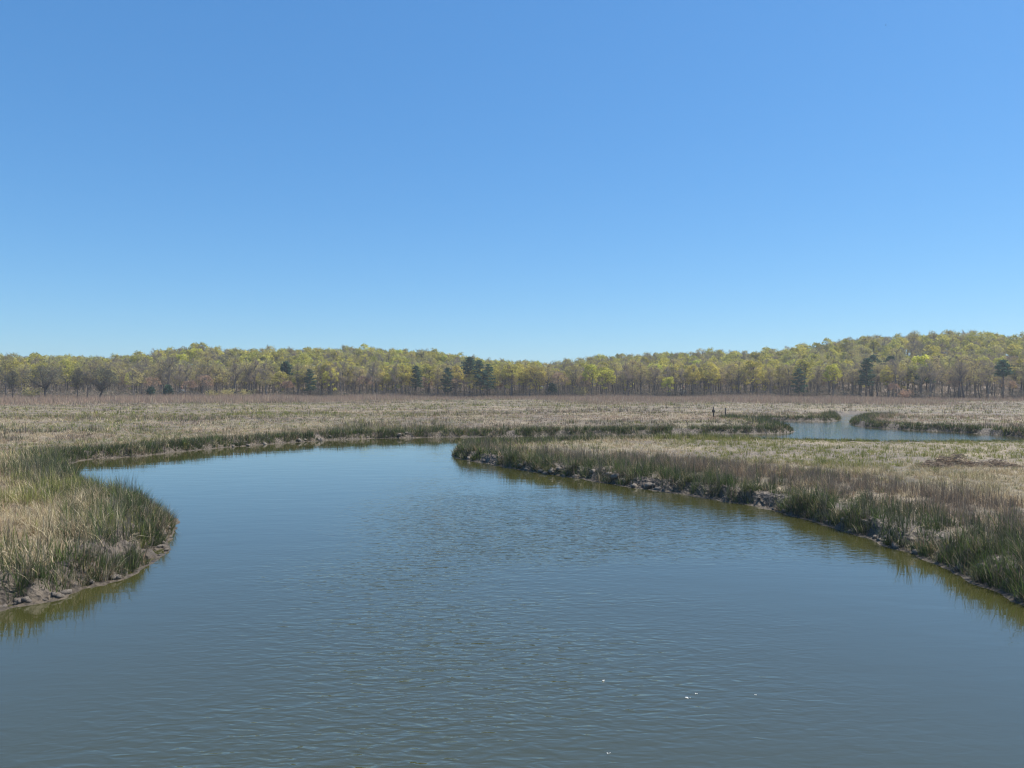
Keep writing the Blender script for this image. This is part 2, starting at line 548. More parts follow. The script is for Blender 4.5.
def blades(pos, h, w, lean, az, kind, segs, curl=0.4):
    """ribbons: pos (n,3), h, w, lean (0 upright..1 flat), az of the lean, kind index -> verts, loops, starts, colours"""
    n = len(pos)
    col = PALA[kind, rng.integers(0, 4, n)] * rng.uniform(0.8, 1.22, (n, 1))
    face = az + rng.uniform(0.6, 2.5, n)
    wx, wy = np.cos(face), np.sin(face)
    rows = []
    for k in range(segs + 1):
        t = k / segs
        ln = lean * (0.5 * t + 0.5 * t * t * (1 + curl))
        hx = h * ln; hz = h * t * np.sqrt(np.clip(1 - (lean * (0.5 + 0.6 * t)) ** 2, 0.04, 1))
        c = pos + np.stack([hx * np.cos(az), hx * np.sin(az), hz], 1)
        rows.append((c, w * (1 - 0.75 * t)))
    per = 2 * segs + 1
    V = np.empty((n, per, 3), np.float32)
    for k in range(segs):
        c, ww = rows[k]
        off = np.stack([wx * ww / 2, wy * ww / 2, np.zeros(n)], 1)
        V[:, 2 * k] = c - off; V[:, 2 * k + 1] = c + off
    V[:, 2 * segs] = rows[segs][0]
    pat = []; st = [0]
    for k in range(segs - 1):
        pat += [2 * k, 2 * k + 1, 2 * k + 3, 2 * k + 2]; st.append(len(pat))
    pat += [2 * segs - 2, 2 * segs - 1, 2 * segs]
    base = (np.arange(n) * per)[:, None]
    loops = (base + np.array(pat)[None, :]).ravel()
    starts = ((np.arange(n) * len(pat))[:, None] + np.array(st)[None, :]).ravel()
    C = np.repeat(col[:, None, :], per, 1)
    return V.reshape(-1, 3), loops, starts, C.reshape(-1, 3)


def merge(parts):
    V = []; Lp = []; St = []; C = []; nv = 0; nl = 0
    for v, l, s, c in parts:
        V.append(v); Lp.append(l + nv); St.append(s + nl); C.append(c)
        nv += len(v); nl += len(l)
    return np.concatenate(V), np.concatenate(Lp), np.concatenate(St), np.concatenate(C)


def ring_points(r0, r1, density, half=0.80):
    n = int(half * (r1 * r1 - r0 * r0) * density)
    th = rng.uniform(-half, half, n); r = np.sqrt(rng.uniform(r0 * r0, r1 * r1, n))
    return r * np.sin(th), r * np.cos(th)


def choose(probs):
    """probs: (n, kinds) -> kind index"""
    p = probs / probs.sum(1, keepdims=True)
    u = rng.random(len(p))[:, None]
    return np.minimum((np.cumsum(p, 1) < u).sum(1), p.shape[1] - 1)


def kind_probs(x, y, s):
    g, st = patches(x, y)
    n3 = fbm(x, y, 1.3, 2, 90.0)
    d = np.hypot(x, y)
    P = np.zeros((len(x), len(KINDS)))
    k = {n: i for i, n in enumerate(KINDS)}
    leftbank = (x < -3) & (y < 42)
    rightpen = (y < 62) & (x > -4) & ~leftbank
    edge = smooth(3.4, 1.4, s)
    # interior
    inner = 1 - edge
    P[:, k['straw']] += inner * (0.35 + 1.3 * smooth(0.45, 0.62, st))
    P[:, k['brown']] += inner * (0.55 + 0.6 * smooth(0.55, 0.4, st))
    P[:, k['lush']] += inner * 0.6 * smooth(0.50, 0.64, g)
    P[:, k['green']] += inner * (0.10 + 0.35 * smooth(0.5, 0.62, g))
    P[:, k['grey']] += inner * 0.15
    # edge
    P[:, k['dark']] += edge * 1.5
    P[:, k['green']] += edge * (0.5 + 0.6 * smooth(0.5, 0.65, n3))
    P[:, k['straw']] += edge * 0.35 * smooth(0.35, 0.6, n3)
    P[:, k['grey']] += edge * 0.7
    # left bank: long pale straw with green
    lb = leftbank.astype(float)
    P[:, k['straw']] += lb * (0.45 + 1.5 * smooth(0.45, 0.62, st)) * smooth(0.5, 2.0, s)
    P[:, k['lush']] += lb * (0.35 * smooth(0.5, 0.6, n3) + 1.6 * smooth(0.55, 0.63, fbm(x, y, 3.2, 2, 200.0)) + 3.0 * np.exp(-((x + 15.6) / 1.5) ** 2 - ((y - 26.5) / 2.6) ** 2))
    P[:, k['brown']] += lb * 0.4 * smooth(1.5, 4, s)
    # right peninsula: a belt of last year's grey stems behind the green edge, straw and green meadow behind it
    rp = rightpen.astype(float)
    df = from_front(x, y) + 3.0 * (st - 0.5)
    belt = rp * smooth(1.4, 2.8, df) * smooth(8.0, 5.5, df) * smooth(52, 38, d)
    P[:, k['grey']] += belt * 3.2
    P[:, k['lush']] *= (1 - 0.85 * belt); P[:, k['straw']] *= (1 - 0.6 * belt)
    P[:, k['brown']] += belt * 0.5
    mead = rp * smooth(6.0, 8.5, df) * smooth(2, 8, x)
    P *= (1 - 0.75 * mead)[:, None]
    P[:, k['straw']] += mead * (0.5 + 1.6 * smooth(40, 36, y + 8 * (g - 0.5)))
    P[:, k['lush']] += mead * 4.5 * smooth(35, 38, y + 10 * (g - 0.5)) * smooth(60, 55, y) * smooth(9, 15, x)
    P[:, k['brown']] *= (1 - 0.6 * mead); P[:, k['grey']] *= (1 - 0.7 * mead)
    tuss = smooth(0.54, 0.62, fbm(x, y, 7.0, 3, 180.0)) * (1 - edge) * smooth(55, 70, d)
    P[:, k['dark']] += tuss * 0.7; P[:, k['grey']] += tuss * 0.9; P[:, k['straw']] *= 1 - 0.7 * tuss
    # far marsh: a yellow green strip, then browner towards the reeds
    far = smooth(90, 130, d)
    P[:, k['lush']] += far * (0.8 + 2.6 * smooth(-5, -40, x - 0.15 * d)) * smooth(215, 150, d)
    P[:, k['brown']] += far * 0.9; P[:, k['straw']] *= 1 - 0.55 * far; P[:, k['grey']] += far * 0.25
    zone = fbm(x * 0.45, y, 17.0, 3, 220.0); z2 = fbm(x * 0.4, y, 23.0, 3, 240.0); back = smooth(58, 75, d) * inner
    P[:, k['lush']] += back * 2.2 * smooth(0.55, 0.64, zone); P[:, k['green']] += back * 0.8 * smooth(0.53, 0.62, zone); P[:, k['grey']] += back * 1.3 * smooth(0.47, 0.38, zone)
    P[:, k['straw']] += back * 2.0 * smooth(0.57, 0.65, z2); P[:, k['reed']] += back * 1.8 * smooth(0.46, 0.37, z2); P[:, k['green']] *= 1 - 0.5 * far
    return P


def tall(x, y, s):
    d = np.hypot(x, y)
    leftbank = ((x < -3) & (y < 42)).astype(float)
    rp = ((y < 62) & (x > -4)).astype(float)
    edge = smooth(3.6, 1.2, s)
    h = 0.24 + 0.25 * edge + 0.12 * leftbank * smooth(9, 4, s)
    h = h + rp * 0.22 * smooth(1.4, 2.8, from_front(x, y)) * smooth(8.0, 5.5, from_front(x, y)) * smooth(52, 38, d)
    tuss = smooth(0.54, 0.62, fbm(x, y, 7.0, 3, 180.0)) * (1 - edge) * smooth(55, 70, d)
    h = h + 0.22 * tuss
    low = smooth(45, 49, y) * smooth(66, 60, y) * smooth(16, 20, x)
    h = h * (1 - 0.55 * low)
    return h * (0.75 + 0.5 * fbm(x, y, 2.0, 2, 33.0))


def tufts(r0, r1, dens, per, w, segs, radius, edge_boost=1.0, hscale=1.0):
    x, y = ring_points(r0, r1, dens * edge_boost)
    s = shore(x, y)
    left = smooth(2.0, -4.0, x) * smooth(32, 24, y)
    start = 0.02 + 0.42 * smooth(0.40, 0.75, fbm(x, y, 1.1, 2, 44.0)) + left * (0.05 + 0.40 * smooth(0.3, 0.7, fbm(x, y, 1.3, 2, 60.0))) + apron(x, y) * (0.15 + 1.0 * fbm(x, y, 0.9, 2, 61.0))
    keep = (s > start) & ((s < 4) | (rng.random(len(x)) < 1 / edge_boost))
    # thinner on the mud slope, in clumps
    slope = s < start + 0.7
    keep &= ~slope | (fbm(x, y, 0.7, 2, 71.0) > 0.28)
    # hollows between the tussocks
    keep &= fbm(x, y, 0.6, 2, 140.0) > np.where(np.hypot(x, y) < 40, 0.37, 0.34)
    x, y, s = x[keep], y[keep], s[keep]
    h0 = tall(x, y, s) * hscale * rng.uniform(0.6, 1.35, len(x)) * (0.55 + 0.9 * fbm(x, y, 0.8, 2, 27.0))
    kind0 = choose(kind_probs(x, y, s))
    n = len(x)
    cnt = rng.integers(max(2, int(per * 0.6)), int(per * 1.4) + 1, n)
    idx = np.repeat(np.arange(n), cnt); m = len(idx)
    az = rng.uniform(0, 2 * math.pi, m); rr = radius * np.sqrt(rng.random(m)) * (0.6 + h0[idx])
    bx = x[idx] + rr * np.cos(az); by = y[idx] + rr * np.sin(az)
    sb = shore(bx, by); ok = sb > 0.02
    idx, az, bx, by, sb = idx[ok], az[ok], bx[ok], by[ok], sb[ok]; m = len(idx)
    bz = ground_z(bx, by, sb) - 0.03
    kind = np.where(rng.random(m) < 0.80, kind0[idx], choose(kind_probs(bx, by, sb)))
    stf = (kind == 0) | (kind == 5)
    lean = np.clip(rng.normal(0.38, 0.22, m) + stf * rng.uniform(0, 0.62, m) ** 1.5, 0.02, 0.95)
    lean = np.where(kind == 4, rng.uniform(0.02, 0.25, m), lean)
    cdir = rng.uniform(0, 6.28, n); clean = np.clip(rng.normal(0.0, 0.2, n), -0.25, 0.5)
    cdir = np.where(rng.random(n) < 0.4, 2.6 + rng.normal(0, 0.8, n), cdir)
    lean = np.clip(lean + clean[idx] * (kind != 4), 0.02, 0.96)
    flat = (stf & (rng.random(m) < 0.16))                      # broken stalks lying in the thatch
    lean = np.where(flat, 0.97, lean)
    u_ = rng.random(m)
    azl = np.where(u_ < 0.45, az + rng.normal(0, 0.5, m), np.where(u_ < 0.85, cdir[idx] + rng.normal(0, 0.45, m), rng.uniform(0, 6.28, m)))
    h = h0[idx] * rng.uniform(0.55, 1.25, m)
    ww = w * rng.lognormal(0.0, 0.38, m) * np.where(kind == 4, 0.7, 1.0)
    return np.stack([bx, by, bz], 1), h, ww, lean, azl, kind, segs


def emit(args, mask=None):
    p, h, w, ln, az, k, sg = args
    if mask is not None:
        p, h, w, ln, az, k = p[mask], h[mask], w[mask], ln[mask], az[mask], k[mask]
    return blades(p, h, w, ln, az, k, sg)


def fringe(r0, r1, per_m, per, w, segs, radius):
    """grass rooted on the bank's slope, hanging over the water"""
    A = POLY; B = np.roll(POLY, -1, 0)
    M = (A + B) / 2; d = np.hypot(M[:, 0], M[:, 1]); ang = np.abs(np.arctan2(M[:, 0], M[:, 1]))
    ok = (d > r0) & (d < r1) & (ang < 0.85)
    A, B = A[ok], B[ok]
    L_ = np.hypot(*(B - A).T)
    seg = rng.choice(len(A), int(L_.sum() * per_m), p=L_ / L_.sum())
    t = rng.random((len(seg), 1)); p = A[seg] + (B - A)[seg] * t
    nrm = np.stack([-(B - A)[:, 1], (B - A)[:, 0]], 1)[seg] / L_[seg][:, None]
    p = p + nrm * rng.normal(0, 0.6, (len(seg), 1))
    x, y = p.T; s = shore(x, y)
    left = smooth(2.0, -4.0, x) * smooth(32, 24, y)
    gap = fbm(x, y, 1.5, 2, 160.0) + 0.10 * left * smooth(0.5, 0.2, s) + 0.13 * apron(x, y)
    keep = (s > 0.0) & (s < 1.2) & (gap < 0.63)
    x, y, s, nrm = x[keep], y[keep], s[keep], nrm[keep]
    # which way is the water
    e = 0.3
    gx = sdf(x + e, y) - sdf(x - e, y); gy = sdf(x, y + e) - sdf(x, y - e)
    out = np.arctan2(-gy, -gx)
    n = len(x); cnt = rng.integers(max(2, int(per * .5)), int(per * 1.5) + 1, n)
    idx = np.repeat(np.arange(n), cnt); m = len(idx)
    k0 = choose(np.tile([0.6, 2.0, 3.2, 0.35, 0.9, 0.5, 0.0], (n, 1)))
    h0 = rng.uniform(0.20, 0.52, n) * (1 - 0.6 * smooth(45, 49, y) * smooth(64, 59, y) * smooth(16, 20, x))
    a = rng.uniform(0, 6.28, m); rr = radius * np.sqrt(rng.random(m))
    bx = x[idx] + rr * np.cos(a); by = y[idx] + rr * np.sin(a); sb = shore(bx, by)
    ok = sb > -0.04
    idx, a, bx, by, sb = idx[ok], a[ok], bx[ok], by[ok], sb[ok]; m = len(idx)
    kind = np.where(rng.random(m) < .75, k0[idx], choose(np.tile([0.6, 2.0, 3.0, 0.3, 0.9, 0.5, 0.0], (m, 1))))
    az = np.where(rng.random(m) < .5, out[idx] + rng.normal(0, .7, m), a)
    return (np.stack([bx, by, ground_z(bx, by, sb) - .03], 1), h0[idx] * rng.uniform(.5, 1.25, m), w * rng.uniform(.6, 1.4, m),
            np.clip(rng.normal(.38, .22, m), .03, .95), az, kind, segs)


def join(a, b):
    return tuple(np.concatenate([p, q]) for p, q in zip(a[:6], b[:6])) + (a[6],)


near = tufts(9.5, 40, 21, 22, 0.012, 3, 0.15)
near = join(near, fringe(9.5, 40, 95, 20, 0.013, 3, 0.13))
nl = near[0][:, 0] < -2
v = emit(near, nl)
tag(mesh_object("cordgrass", *v[:3], M_grass, None, v[3]),
    "straw and green cordgrass covering the muddy bank at the left edge", "cordgrass", kind="stuff")
v = emit(near, ~nl)
tag(mesh_object("cordgrass", *v[:3], M_grass, None, v[3]),
    "dark green and grey cordgrass along the near right bank of the creek", "cordgrass", kind="stuff")
mid = tufts(40, 72, 8, 11, 0.020, 2, 0.2, 2.0)
mid = join(mid, fringe(40, 72, 75, 12, 0.03, 2, 0.2))
pen = (mid[0][:, 1] < 57 + 0.0 * mid[0][:, 0]) & (mid[0][:, 0] > -6)
v = emit(mid)
tag(mesh_object("marsh_grass", *v[:3], M_grass, None, v[3]),
    "mixed straw and dark green grass edging the far side of the creek", "marsh grass", kind="stuff")
fa = tufts(72, 120, 3.0, 8, 0.036, 2, 0.3, 2.5)
fa = join(fa, fringe(72, 120, 45, 9, 0.05, 2, 0.3))
fb = tufts(120, 300, 0.75, 7, 0.075, 1, 0.5, 1.0, 1.15)
v = merge([emit(fa), emit(fb)])
tag(mesh_object("marsh_grass", *v[:3], M_grass, None, v[3]),
    "flat brown and yellow green marsh meadow reaching back to the reeds", "marsh grass", kind="stuff")


def reed_belt():
    x, y = ring_points(165, 318, 2.6, 0.82)
    d = np.hypot(x, y)
    edge = 195 + 95 * (fbm(x, y * 0.35, 34, 3, 12.0) - 0.5) * 2 + 14 * np.sin(x / 70.0)
    keep = (d > edge) & (d < 304 + 8 * fbm(x, y, 14, 2, 6.0)) & (rng.random(len(x)) < smooth(0, 60, d - edge) * 0.7 + 0.3)
    x, y, d, edge = x[keep], y[keep], d[keep], edge[keep]
    n = len(x)
    h = (0.45 + 1.25 * smooth(5, 95, d - edge)) * (0.25 + 1.5 * fbm(x, y, 22, 3, 4.0)) * rng.uniform(0.75, 1.2, n)
    z = ground_z(x, y, np.full(n, 50.0)) - 0.03
    kind = np.where(rng.random(n) < 0.8, 6, np.where(rng.random(n) < 0.6, 5, 0))
    lean = np.clip(rng.normal(0.12, 0.08, n), 0.0, 0.5)
    return blades(np.stack([x, y, z], 1), h, 0.085 * rng.uniform(0.6, 1.5, n), lean, rng.uniform(0, 6.28, n), kind, 1)


v = reed_belt()
tag(mesh_object("reeds", *v[:3], M_grass, None, v[3]),
    "belt of tall reddish brown dead reeds in front of the wood", "reeds", kind="stuff")


# ------------------------------------------------------------------ trees
BARK = [(0.12, 0.105, 0.095), (0.09, 0.08, 0.073), (0.16, 0.145, 0.13)]
TINT = {
    'bare': [(0.26, 0.215, 0.165), (0.31, 0.255, 0.19), (0.21, 0.175, 0.145)],
    'budding': [(0.41, 0.345, 0.14), (0.47, 0.395, 0.16), (0.34, 0.295, 0.13)],
    'leafing': [(0.49, 0.43, 0.10), (0.56, 0.48, 0.125), (0.41, 0.37, 0.095)],
    'russet': [(0.38, 0.25, 0.165), (0.33, 0.22, 0.15), (0.42, 0.29, 0.19)],
    'pine': [(0.062, 0.112, 0.070), (0.082, 0.130, 0.078), (0.050, 0.094, 0.064)],
    'bright': [(0.56, 0.54, 0.09), (0.62, 0.58, 0.11), (0.50, 0.50, 0.09)],
    'olive': [(0.13, 0.135, 0.085), (0.16, 0.15, 0.10), (0.11, 0.115, 0.08)],
    'twig': [(0.10, 0.088, 0.075), (0.13, 0.11, 0.095), (0.08, 0.07, 0.06)],
}


def quads(centers, size, cols, r_):
    n = len(centers)
    a = r_.normal(size=(n, 3)); a /= np.linalg.norm(a, axis=1, keepdims=True)
    b = np.cross(a, r_.normal(size=(n, 3))); b /= np.linalg.norm(b, axis=1, keepdims=True)
    s = np.asarray(size)[:, None]
    V = np.stack([centers - a * s * .5 - b * s * .3, centers + a * s * .5 - b * s * .35,
                  centers + a * s * .45 + b * s * .35, centers - a * s * .55 + b * s * .3], 1).reshape(-1, 3)
    return V, np.arange(n * 4), np.arange(n) * 4, np.repeat(cols, 4, 0)


def strips(p0, p1, w, cols, r_):
    n = len(p0)
    t = p1 - p0
    b = np.cross(t, r_.normal(size=(n, 3))); b /= np.linalg.norm(b, axis=1, keepdims=True) + 1e-9
    w = np.asarray(w)[:, None]
    V = np.stack([p0 - b * w / 2, p0 + b * w / 2, p1], 1).reshape(-1, 3)
    return V, np.arange(n * 3), np.arange(n) * 3, np.repeat(cols, 3, 0)


def pick(tint, n, r_, spread=0.18):
    c = np.array(TINT[tint])
    return c[r_.integers(0, 3, n)] * r_.uniform(1 - spread, 1 + spread, (n, 1))


def deciduous(seed, H=15.0, cr=3.2, base=0.42, style='budding', open_grown=False):
    r_ = np.random.default_rng(seed)
    dark = open_grown or style == 'olive'
    bark = (0.055, 0.046, 0.040) if dark else BARK[seed % 3]
    tb = MB()
    ts = np.linspace(0, 1, 7)
    wob = np.cumsum(r_.normal(0, 0.16, (7, 2)), 0); wob[0] = 0
    topz = H * (0.40 if open_grown else 0.86)
    tr = np.stack([wob[:, 0], wob[:, 1], ts * topz], 1)
    r0 = H * (0.020 if not open_grown else 0.030)
    tb.tube(tr, [r0 * (1.35 if t == 0 else 1 - (0.45 if open_grown else 0.8) * t) for t in ts], 6, bark)
    at = lambda t: np.array([np.interp(t * topz, tr[:, 2], tr[:, k]) for k in range(3)])
    twig_src = []
    nl_ = 10 if not open_grown else 9
    for i in range(nl_):
        t = r_.uniform(0.36, 0.98) if not open_grown else r_.uniform(0.6, 1.0)
        p = at(t)
        a = 2 * math.pi * (i + r_.uniform(0, .7)) / nl_
        el = r_.uniform(0.5, 1.15) if not open_grown else r_.uniform(0.35, 1.25)
        Lm = (cr * r_.uniform(0.7, 1.15)) if not open_grown else r_.uniform(0.75, 1.05) * math.hypot(cr * math.cos(el), H * 0.58 * math.sin(el))
        Lm = min(Lm, (H - p[2]) / max(math.sin(el), 0.2) * 0.97)
        dv = np.array([math.cos(a) * math.cos(el), math.sin(a) * math.cos(el), math.sin(el)])
        m1 = p + dv * Lm * .5 + r_.normal(0, .15, 3); e1 = p + dv * Lm + np.array([0, 0, Lm * .12])
        rb = r0 * (0.42 if not open_grown else 0.55)
        tb.tube([p, m1, e1], [rb, rb * .6, rb * .18], 4, bark, False)
        twig_src += [(p + m1) / 2, m1, (m1 + e1) / 2, e1]
        for _ in range(3):
            q0 = m1 + (e1 - m1) * r_.uniform(-0.5, .7)
            dv2 = dv + r_.normal(0, .55, 3); dv2[2] = abs(dv2[2]); dv2 /= np.linalg.norm(dv2)
            q1 = q0 + dv2 * Lm * r_.uniform(.3, .55)
            if q1[2] > H: q1[2] = H * r_.uniform(0.93, 0.99)
            tb.tube([q0, q1], [rb * .4, rb * .12], 3, bark, False)
            twig_src += [(q0 + q1) / 2, q1]
    src = np.array(twig_src)
    cz0 = base * H * 0.75
    src = np.concatenate([src, np.array([at(t) for t in np.linspace(.7, 1, 4)])])
    ntw = {'bare': 1250, 'olive': 900, 'budding': 900, 'leafing': 420, 'bright': 300, 'russet': 600}[style]
    if open_grown: ntw = int(ntw * 1.7)
    i0 = r_.integers(0, len(src), ntw)
    p0 = src[i0] + r_.normal(0, .35, (ntw, 3))
    ctr = np.array([0, 0, cz0])
    dv = (p0 - ctr); dv /= np.linalg.norm(dv, axis=1, keepdims=True)
    dv = dv + r_.normal(0, .6, (ntw, 3)); dv[:, 2] += 0.35; dv /= np.linalg.norm(dv, axis=1, keepdims=True)
    p1 = p0 + dv * r_.uniform(.6, 1.7, (ntw, 1))
    dome_c = np.array([0, 0, H * 0.60]); dome_r = np.array([cr * 1.12, cr * 1.12, H * 0.40])
    lob = r_.uniform(0, 6.28, 4)

    def inside(p, f=1.0):
        q = (p - dome_c) / dome_r
        n_ = np.linalg.norm(q, axis=1, keepdims=True) + 1e-9
        a_ = np.arctan2(q[:, 1], q[:, 0])[:, None]
        lim = f * (0.93 + 0.09 * np.sin(3 * a_ + lob[0]) + 0.06 * np.sin(5 * a_ + 4 * q[:, 2:] + lob[1]))
        return np.where(n_ > lim, dome_c + q / n_ * lim * dome_r, p)
    p0 = inside(p0, .96); p1 = inside(p1, 1.03)
    parts = [strips(p0, p1, r_.uniform(.035, .085, ntw), pick('twig' if dark else 'bare', ntw, r_), r_)]
    nlf = {'bare': 220, 'olive': 700, 'budding': 1250, 'leafing': 2000, 'bright': 1900, 'russet': 900}[style]
    if open_grown: nlf = int(nlf * 1.6) + 1500
    ncl = 34 if not open_grown else 80
    shell = r_.normal(size=(ncl, 3)); shell[:, 2] = np.abs(shell[:, 2]) * 1.1 - 0.25
    shell /= np.linalg.norm(shell, axis=1, keepdims=True)
    cc = np.concatenate([inside(dome_c + shell * dome_r * r_.uniform(.80, 1.0, (ncl, 1)), .93), src[r_.integers(0, len(src), ncl // 3)]])
    ci = r_.integers(0, len(cc), nlf)
    pos = inside(cc[ci] + r_.normal(0, 1, (nlf, 3)) * np.array([.66, .66, .34]) * (1.4 if open_grown else 1))
    pos[:, 2] = np.clip(pos[:, 2], cz0 * 0.8, None)
    clump = r_.uniform(0.72, 1.25, len(cc))[ci][:, None]
    sz = r_.uniform(.2, .5, nlf) if style in ('leafing', 'bright') else r_.uniform(.13, .36, nlf)
    tint = {'bare': 'olive' if dark else 'budding'}.get(style, style)
    parts.append(quads(pos, sz, pick(tint, nlf, r_) * clump, r_))
    return tb.arrays(), merge(parts)


def pine(seed, H=16.0, cr=2.6, base=0.35):
    r_ = np.random.default_rng(seed)
    tb = MB()
    bend = r_.normal(0, .25, 2)
    pts = [(bend[0] * t * t, bend[1] * t * t, H * .97 * t) for t in np.linspace(0, 1, 6)]
    tb.tube(pts, [H * .017 * (1 - .85 * t) for t in np.linspace(0, 1, 6)], 6, (0.11, 0.085, 0.07))
    P = []; cl = []
    nb = 46
    for i in range(nb):
        t = base + (1 - base) * (i + r_.random()) / nb
        prof = math.sin(math.pi * min(1, (t - base) / (1 - base) * .72 + .28)) ** .7
        Lb = cr * prof * r_.uniform(.55, 1.12) + .25
        a = i * 2.4 + r_.uniform(-.5, .5); el = r_.uniform(-.1, .35)
        p = np.array([bend[0] * t * t, bend[1] * t * t, H * .97 * t])
        e = p + Lb * np.array([math.cos(a) * math.cos(el), math.sin(a) * math.cos(el), math.sin(el)])
        tb.tube([p, e], [.055, .015], 3, (0.10, 0.08, 0.065), False)
        k = int(20 + 40 * Lb / cr)
        u = r_.uniform(.25, 1.05, (k, 1))
        P.append(p + (e - p) * u + r_.normal(0, 1, (k, 3)) * np.array([.36, .36, .17])); cl += [r_.uniform(.75, 1.25)] * k
    P = np.concatenate(P); n = len(P)
    return tb.arrays(), quads(P, r_.uniform(.25, .55, n), pick('pine', n, r_) * np.array(cl)[:, None], r_)


def bush(seed, H=3.0, cr=2.0, tint='budding'):
    r_ = np.random.default_rng(seed)
    tb = MB(); tips = []
    for i in range(9):
        a = i * .7 + r_.uniform(-.3, .3); o = r_.uniform(.3, 1) * cr
        e = np.array([math.cos(a) * o, math.sin(a) * o, H * r_.uniform(.6, 1)])
        m = e * np.array([.35, .35, .55])
        tb.tube([(e[0] * .06, e[1] * .06, 0), m, e], [.05, .035, .01], 3, BARK[seed % 3], False)
        tips += [m, (m + e) / 2, e]
    tips = np.array(tips); n = 650
    pos = tips[r_.integers(0, len(tips), n)] + r_.normal(0, .38, (n, 3)); pos[:, 2] = np.abs(pos[:, 2])
    return tb.arrays(), quads(pos, r_.uniform(.1, .3, n), pick(tint, n, r_), r_)


def mesh_of(name, arr, mat):
    o = mesh_object(name, *arr[:3], mat, None, arr[3])
    me = o.data
    bpy.data.objects.remove(o)
    return me


PROTO = {}
ARR = {}
spec = {
    'bare': [(101, 15, 3.7, .4), (102, 16, 3.4, .45), (103, 14, 4.0, .4)],
    'budding': [(111, 15, 3.8, .42), (112, 16.5, 3.5, .45), (113, 14, 4.2, .4), (114, 15.5, 3.3, .5)],
    'leafing': [(121, 15, 4.0, .42), (122, 16, 3.7, .45), (123, 14.5, 4.4, .4)],
    'bright': [(131, 15, 3.4, .35), (132, 13.5, 3.6, .35)],
    'russet': [(141, 11, 3.6, .25), (142, 9.5, 3.2, .25)],
}
for st_, lst in spec.items():
    for sd, H, cr, bs in lst:
        ARR.setdefault(st_, []).append(deciduous(sd, H, cr, bs, st_))
ARR['pine'] = [pine(201, 16, 3.5, .25), pine(202, 17, 3.1, .33), pine(203, 15, 3.7, .2)]
ARR['lonepine'] = [pine(211, 16, 3.2, .58), pine(212, 16, 2.4, .62)]
ARR['cedar'] = [pine(221, 5, 1.5, .08), pine(222, 5, 1.3, .05)]
ARR['open'] = [deciduous(301, 13, 6.4, .28, 'olive', True), deciduous(302, 11, 5.8, .25, 'bare', True)]
ARR['slim'] = [deciduous(311, 12, 2.2, .4, 'olive'), deciduous(312, 11.5, 2.0, .4, 'bare')]
ARR['shrub'] = [bush(401, 3, 2.2, 'budding'), bush(402, 2.6, 2.5, 'budding'), bush(403, 3.2, 2.0, 'russet')]
for k_, lst in ARR.items():
    PROTO[k_] = [(mesh_of("trunk", a, M_bark), mesh_of("crown", b, M_leaf)) for a, b in lst]


def tree(name, kind, var, x, y, rz, sc, label, cat, group=None, part_names=("trunk", "crown"), lean=None, zs=1.0):
    z = float(ground_z(np.array([x]), np.array([y]), np.array([50.0]))[0]) - 0.05
    e = empty(name, (x, y, z), rz, sc)
    e.scale = (sc, sc, sc * zs)
    if lean: e.rotation_euler = (lean[0], lean[1], rz)
    tag(e, label, cat, group)
    for nm, me in zip(part_names, PROTO[kind][var]):
        o = bpy.data.objects.new(nm, me); COL.objects.link(o); o.parent = e
    return e


def polar(pxx, d):
    """point on the bearing of photo column pxx, d metres from the camera"""
    t = (pxx - 512) / FPX
    y = d / math.hypot(1, t)
    return (t * y, y)


placed = []   # (x, y, radius)


def special(name, kind, var, pxx, d, hpx, label, cat, **kw):
    """hpx: height of the tree in the photograph, in pixels"""
    x, y = polar(pxx, d)
    H = {'pine': [16, 17, 15], 'lonepine': [16, 16], 'cedar': [5, 5], 'open': [13, 11], 'slim': [12, 11.5], 'shrub': [3, 2.6, 3.2],
         'bright': [15, 13.5], 'russet': [11, 9.5], 'budding': [15, 16.5, 14, 15.5], 'bare': [15, 16, 14], 'leafing': [15, 16, 14.5]}[kind][var]
    sc = hpx / FPX * y / H
    rad = kw.pop('rad', 2.2)
    placed.append((x, y, rad))
    return tree(name, kind, var, x, y, random.uniform(0, 6.28), sc, label, cat, **kw)


special("deciduous_tree", 'open', 0, 45, 287, 36, "dark open-grown tree with a forked trunk, standing forward at the left end of the wood", "tree", rad=7)
special("deciduous_tree", 'slim', 0, 77, 290, 33, "slim dark tree next right of the forked open-grown tree on the left", "tree", rad=2)
special("deciduous_tree", 'slim', 1, 88, 288, 31, "thin leaning tree just left of the rounded bare tree", "tree", rad=2, lean=(0, .12))
special("deciduous_tree", 'open', 1, 101, 286, 32, "rounded bare grey tree with spreading branches, forward at the left of the wood", "tree", rad=6)
special("deciduous_tree", 'slim', 0, 12, 290, 32, "slim olive tree standing left of the forked open-grown tree", "tree", rad=2)
special("cedar_tree", 'cedar', 0, 151, 300, 12, "small dark evergreen at the foot of the rounded left hill, left of a pair", "evergreen")
special("cedar_tree", 'cedar', 1, 168, 301, 14, "small dark evergreen at the foot of the rounded left hill, right of a pair", "evergreen")
special("pine_tree", 'pine', 0, 310, 300, 30, "dark pine with foliage to the ground, left of all the tall pines", "pine tree")
special("pine_tree", 'lonepine', 1, 287, 318, 37, "dark pine top showing above the small russet tree left of centre", "pine tree")
special("pine_tree", 'pine', 1, 417, 300, 33, "narrow dark pine standing alone left of the central pine clump", "pine tree")
special("pine_tree", 'pine', 2, 448, 301, 31, "broad low pine between the lone narrow pine and the tall pine clump", "pine tree")
special("pine_tree", 'lonepine', 0, 470, 304, 42, "tall pine at the left of the central clump, with a bare lower trunk", "pine tree", zs=1.0)
special("pine_tree", 'pine', 1, 480, 299, 39, "tallest and darkest pine in the middle of the central clump", "pine tree")
